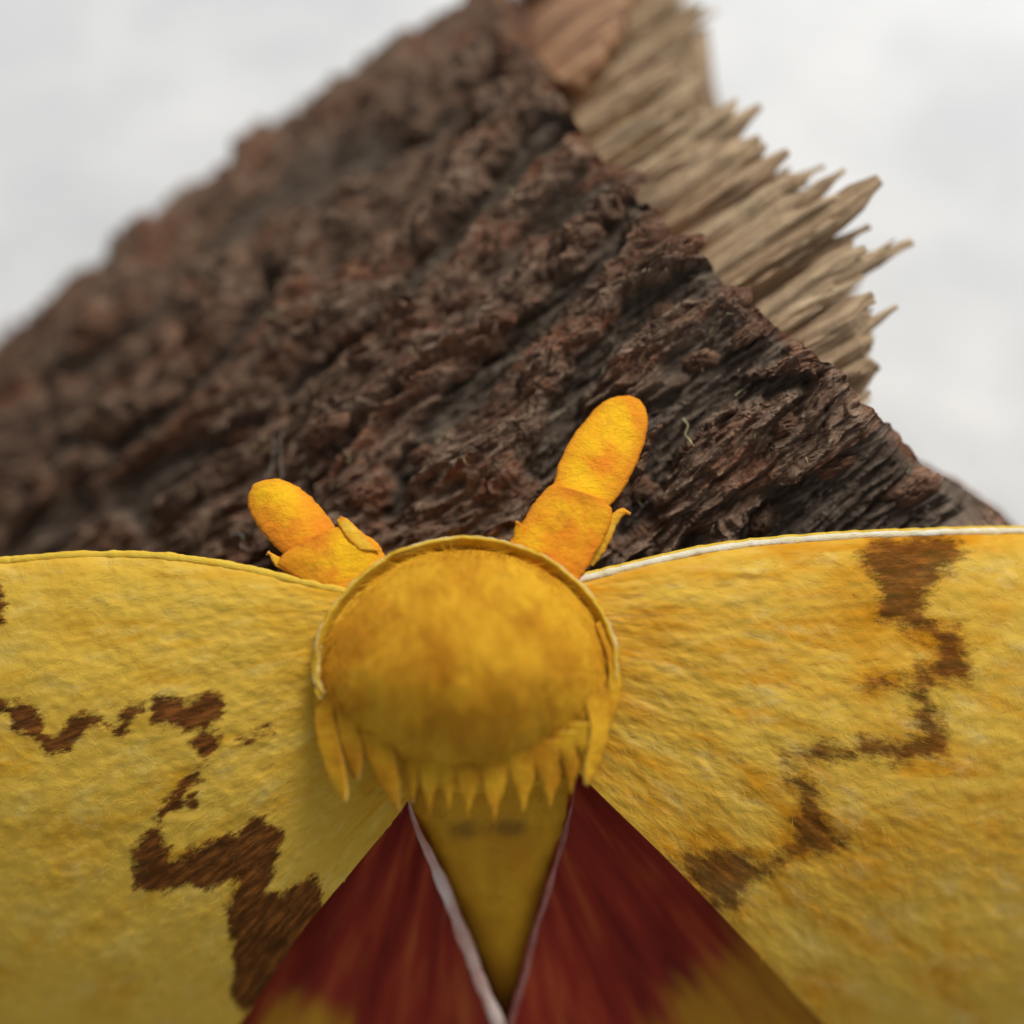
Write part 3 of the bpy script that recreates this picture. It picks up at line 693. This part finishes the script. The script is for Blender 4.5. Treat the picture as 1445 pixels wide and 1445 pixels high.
# side straps: layered strips hanging along the flanks
def strap(name, Lp, Rp, z0, z1, mat, parent, th=0.02, crown=0.02, n=34, slope=0.0, seed=0):
    L_, R_ = catmull(Lp, n), catmull(Rp, n)
    b = np.linspace(0, 1, 11)[None, :, None]; p = L_[:, None]*(1-b)+R_[:, None]*b
    p[..., 0] += 2.2*pn(p[..., 1]*0.11, b[..., 0]*0.8+seed, 230)*np.linspace(0, 1, n)[:, None]
    zz = (z0+(z1-z0)*np.linspace(0, 1, n))[:, None]+crown*(1-(2*b[..., 0]-1)**2)+slope*b[..., 0]
    zz = zz+0.010*fbm(p[..., 0]*0.05+seed, p[..., 1]*0.025, 3, 231)
    G_ = at_z(p[..., 0], p[..., 1], zz)
    return sheet(name, G_, th, mat, parent)
for q, (Lp, Rp, z0, z1, sl) in enumerate((
    ([(452, 935), (444, 985), (446, 1040), (456, 1080), (468, 1108), (484, 1132)], [(470, 940), (470, 990), (476, 1040), (484, 1075), (489, 1105), (487, 1132)], 0.24, 0.25, 0.08),
    ([(474, 985), (476, 1025), (482, 1055), (490, 1080), (500, 1100)], [(500, 990), (506, 1030), (510, 1055), (510, 1080), (503, 1100)], 0.36, 0.27, 0.06),
    ([(508, 1035), (514, 1060), (524, 1086), (540, 1114), (558, 1144)], [(545, 1035), (556, 1060), (560, 1088), (564, 1114), (561, 1145)], 0.38, 0.28, 0.05),
    ([(826, 985), (834, 1030), (830, 1062), (826, 1085), (828, 1107)], [(852, 960), (862, 1005), (857, 1045), (846, 1080), (831, 1110)], 0.42, 0.38, -0.08),
    ([(840, 880), (856, 920), (860, 960), (856, 990), (854, 1015)], [(854, 872), (872, 915), (877, 962), (872, 1000), (858, 1030)], 0.32, 0.34, -0.06))):
    strap('side_strap', Lp, Rp, z0, z1, MTX, co, 0.014, 0.006, 34, sl, q*3.3)
# rear fringe: every tooth a piece of paper
for q, (tx, ty, hw_) in enumerate(((582, 1132, 17), (606, 1149, 19), (633, 1143, 18), (660, 1153, 20), (697, 1158, 22), (738, 1146, 21), (776, 1140, 21), (806, 1120, 17), (829, 1108, 14))):
    by = (1036, 1042, 1050, 1052, 1052, 1050, 1044, 1032, 1020)[q]; cx_ = tx+(690-tx)*0.10
    Lp = [(cx_-hw_*1.15, by), (cx_-hw_, by+22), (tx-hw_*0.72, by+22+(ty-by-22)*0.42), (tx-hw_*0.30, by+22+(ty-by-22)*0.75), (tx-1.2, ty)]
    Rp = [(cx_+hw_*1.15, by), (cx_+hw_, by+22), (tx+hw_*0.72, by+22+(ty-by-22)*0.42), (tx+hw_*0.30, by+22+(ty-by-22)*0.75), (tx+1.2, ty)]
    strap('fringe_tooth', Lp, Rp, 0.41+0.008*(q % 2), 0.25, MTX, cape, 0.012, 0.012, 30, 0.0, q*1.9)

# antennae: broad paddle, lower sheath, torn slivers
def blade(name, Lp, Rp, z0, z1, mat, parent, crown=0.06, th=0.03, n=60, m=24, seed=200):
    L_, R_ = catmull(Lp, n), catmull(Rp, n)
    for E_, k_ in ((L_, 0.), (R_, 9.)):                # slightly torn outline
        E_[:, 0] += 1.9*fbm(np.arange(n)*0.33+k_, np.full(n, seed*0.7), 3, 240); E_[:, 1] += 1.9*fbm(np.arange(n)*0.33+k_+4, np.full(n, seed*0.7), 3, 241)
    b = np.linspace(0, 1, m)[None, :, None]; p = L_[:, None]*(1-b)+R_[:, None]*b
    zz = (z0+(z1-z0)*np.linspace(0, 1, n))[:, None]+crown*(1-np.abs(2*b[..., 0]-1)**2.5)
    P0 = at_z(p[..., 0], p[..., 1], zz)
    zz = zz+0.018*fbm(P0[..., 0]*4, P0[..., 1]*4, 3, seed)+0.006*fbm(P0[..., 0]*16, P0[..., 1]*16, 3, seed+1)
    return sheet(name, at_z(p[..., 0], p[..., 1], zz), th, mat, parent, P0[..., :2]+seed, {'rim': np.broadcast_to(np.maximum(np.abs(2*b[..., 0]-1)**3, sstep(0.72, 1, np.linspace(0, 1, n))[:, None]), (n, m))})
a = blade('antenna', [(430, 800), (404, 785), (376, 758), (355, 728), (349, 706), (354, 688), (370, 678), (384, 676)], [(486, 775), (474, 745), (458, 722), (440, 702), (422, 688), (408, 680), (396, 676), (385, 675)], 0.16, 0.10, MAN, moth, seed=201)
a['label'] = 'orange paddle-shaped antenna tilted outwards, tip rounded'
blade('antenna_sheath', [(520, 880), (470, 845), (430, 822), (404, 806), (392, 796), (396, 786), (412, 772)], [(575, 850), (560, 812), (545, 785), (530, 764), (505, 748), (486, 742), (470, 744)], 0.17, 0.24, MAN, a, 0.03, seed=205)
blade('torn_sliver', [(505, 775), (490, 760), (480, 745), (476, 734), (480, 728)], [(535, 778), (518, 758), (502, 743), (492, 734), (482, 728)], 0.245, 0.25, MANY, a, 0.008, 0.014, 24, 8, 207)
blade('torn_sliver', [(420, 815), (398, 805), (386, 796), (381, 786), (376, 779)], [(425, 803), (410, 795), (400, 789), (390, 783), (377, 778)], 0.15, 0.10, MANY, a, 0.01, 0.02, 24, 8, 209)
a = blade('antenna', [(752, 720), (778, 690), (788, 655), (806, 620), (828, 590), (850, 568), (872, 559), (886, 558)], [(842, 742), (860, 715), (880, 690), (898, 655), (911, 618), (914, 590), (906, 567), (888, 558)], 0.22, 0.12, MAN, moth, seed=211)
a['label'] = 'long orange paddle-shaped antenna standing more upright'
blade('antenna_sheath', [(690, 800), (715, 770), (735, 740), (752, 712), (768, 692), (782, 682)], [(800, 850), (835, 790), (850, 765), (860, 742), (864, 722), (852, 704)], 0.20, 0.26, MAN, a, 0.05, seed=215)
blade('torn_sliver', [(822, 795), (838, 765), (850, 740), (864, 724), (880, 717), (888, 721)], [(838, 800), (856, 775), (868, 748), (876, 732), (884, 726), (890, 727)], 0.14, 0.24, MANY, a, 0.015, 0.02, 30, 8, 217)
blade('torn_sliver', [(712, 775), (724, 758), (726, 742), (727, 735)], [(730, 782), (738, 762), (738, 748), (736, 738)], 0.20, 0.27, MAN, a, 0.01, 0.02, 20, 8, 219)

# ------------------------------------------------------------------ loose threads on the bark
def thread(pts, z, rad, mat, label):
    q = catmull(pts, 40); u, th_ = hit(q[:, 0], q[:, 1], R+0.0)
    h = bark_relief(u, th_*R)[0]
    k_ = np.ones(7)/7; h = np.convolve(np.pad(h, 3, 'edge'), k_, 'valid')
    p = cyl(u, th_, R+np.maximum(h, np.percentile(h, 60))+z)
    o = tube('thread', p, rad, mat, None, 6); o['label'] = label; o['category'] = 'thread'; o['group'] = 'loose threads on the bark'
    return o
thread([(962, 588), (970, 600), (966, 612), (974, 622), (980, 632)], 0.02, 0.006, MTHY, 'tiny curled yellow thread on bark beside the upright antenna')
thread([(418, 700), (416, 670), (415, 640), (417, 622)], 0.10, 0.0022, MTH, 'fine pale thread rising straight off bark behind the tilted antenna')
thread([(392, 690), (400, 665), (403, 640), (400, 628)], 0.08, 0.0022, MTH, 'fine pale thread bending beside a straighter one behind the tilted antenna')
thread([(352, 768), (362, 763), (372, 768), (366, 778), (380, 786)], 0.12, 0.0025, MTH, 'looped pale thread under the torn sliver of the tilted antenna')
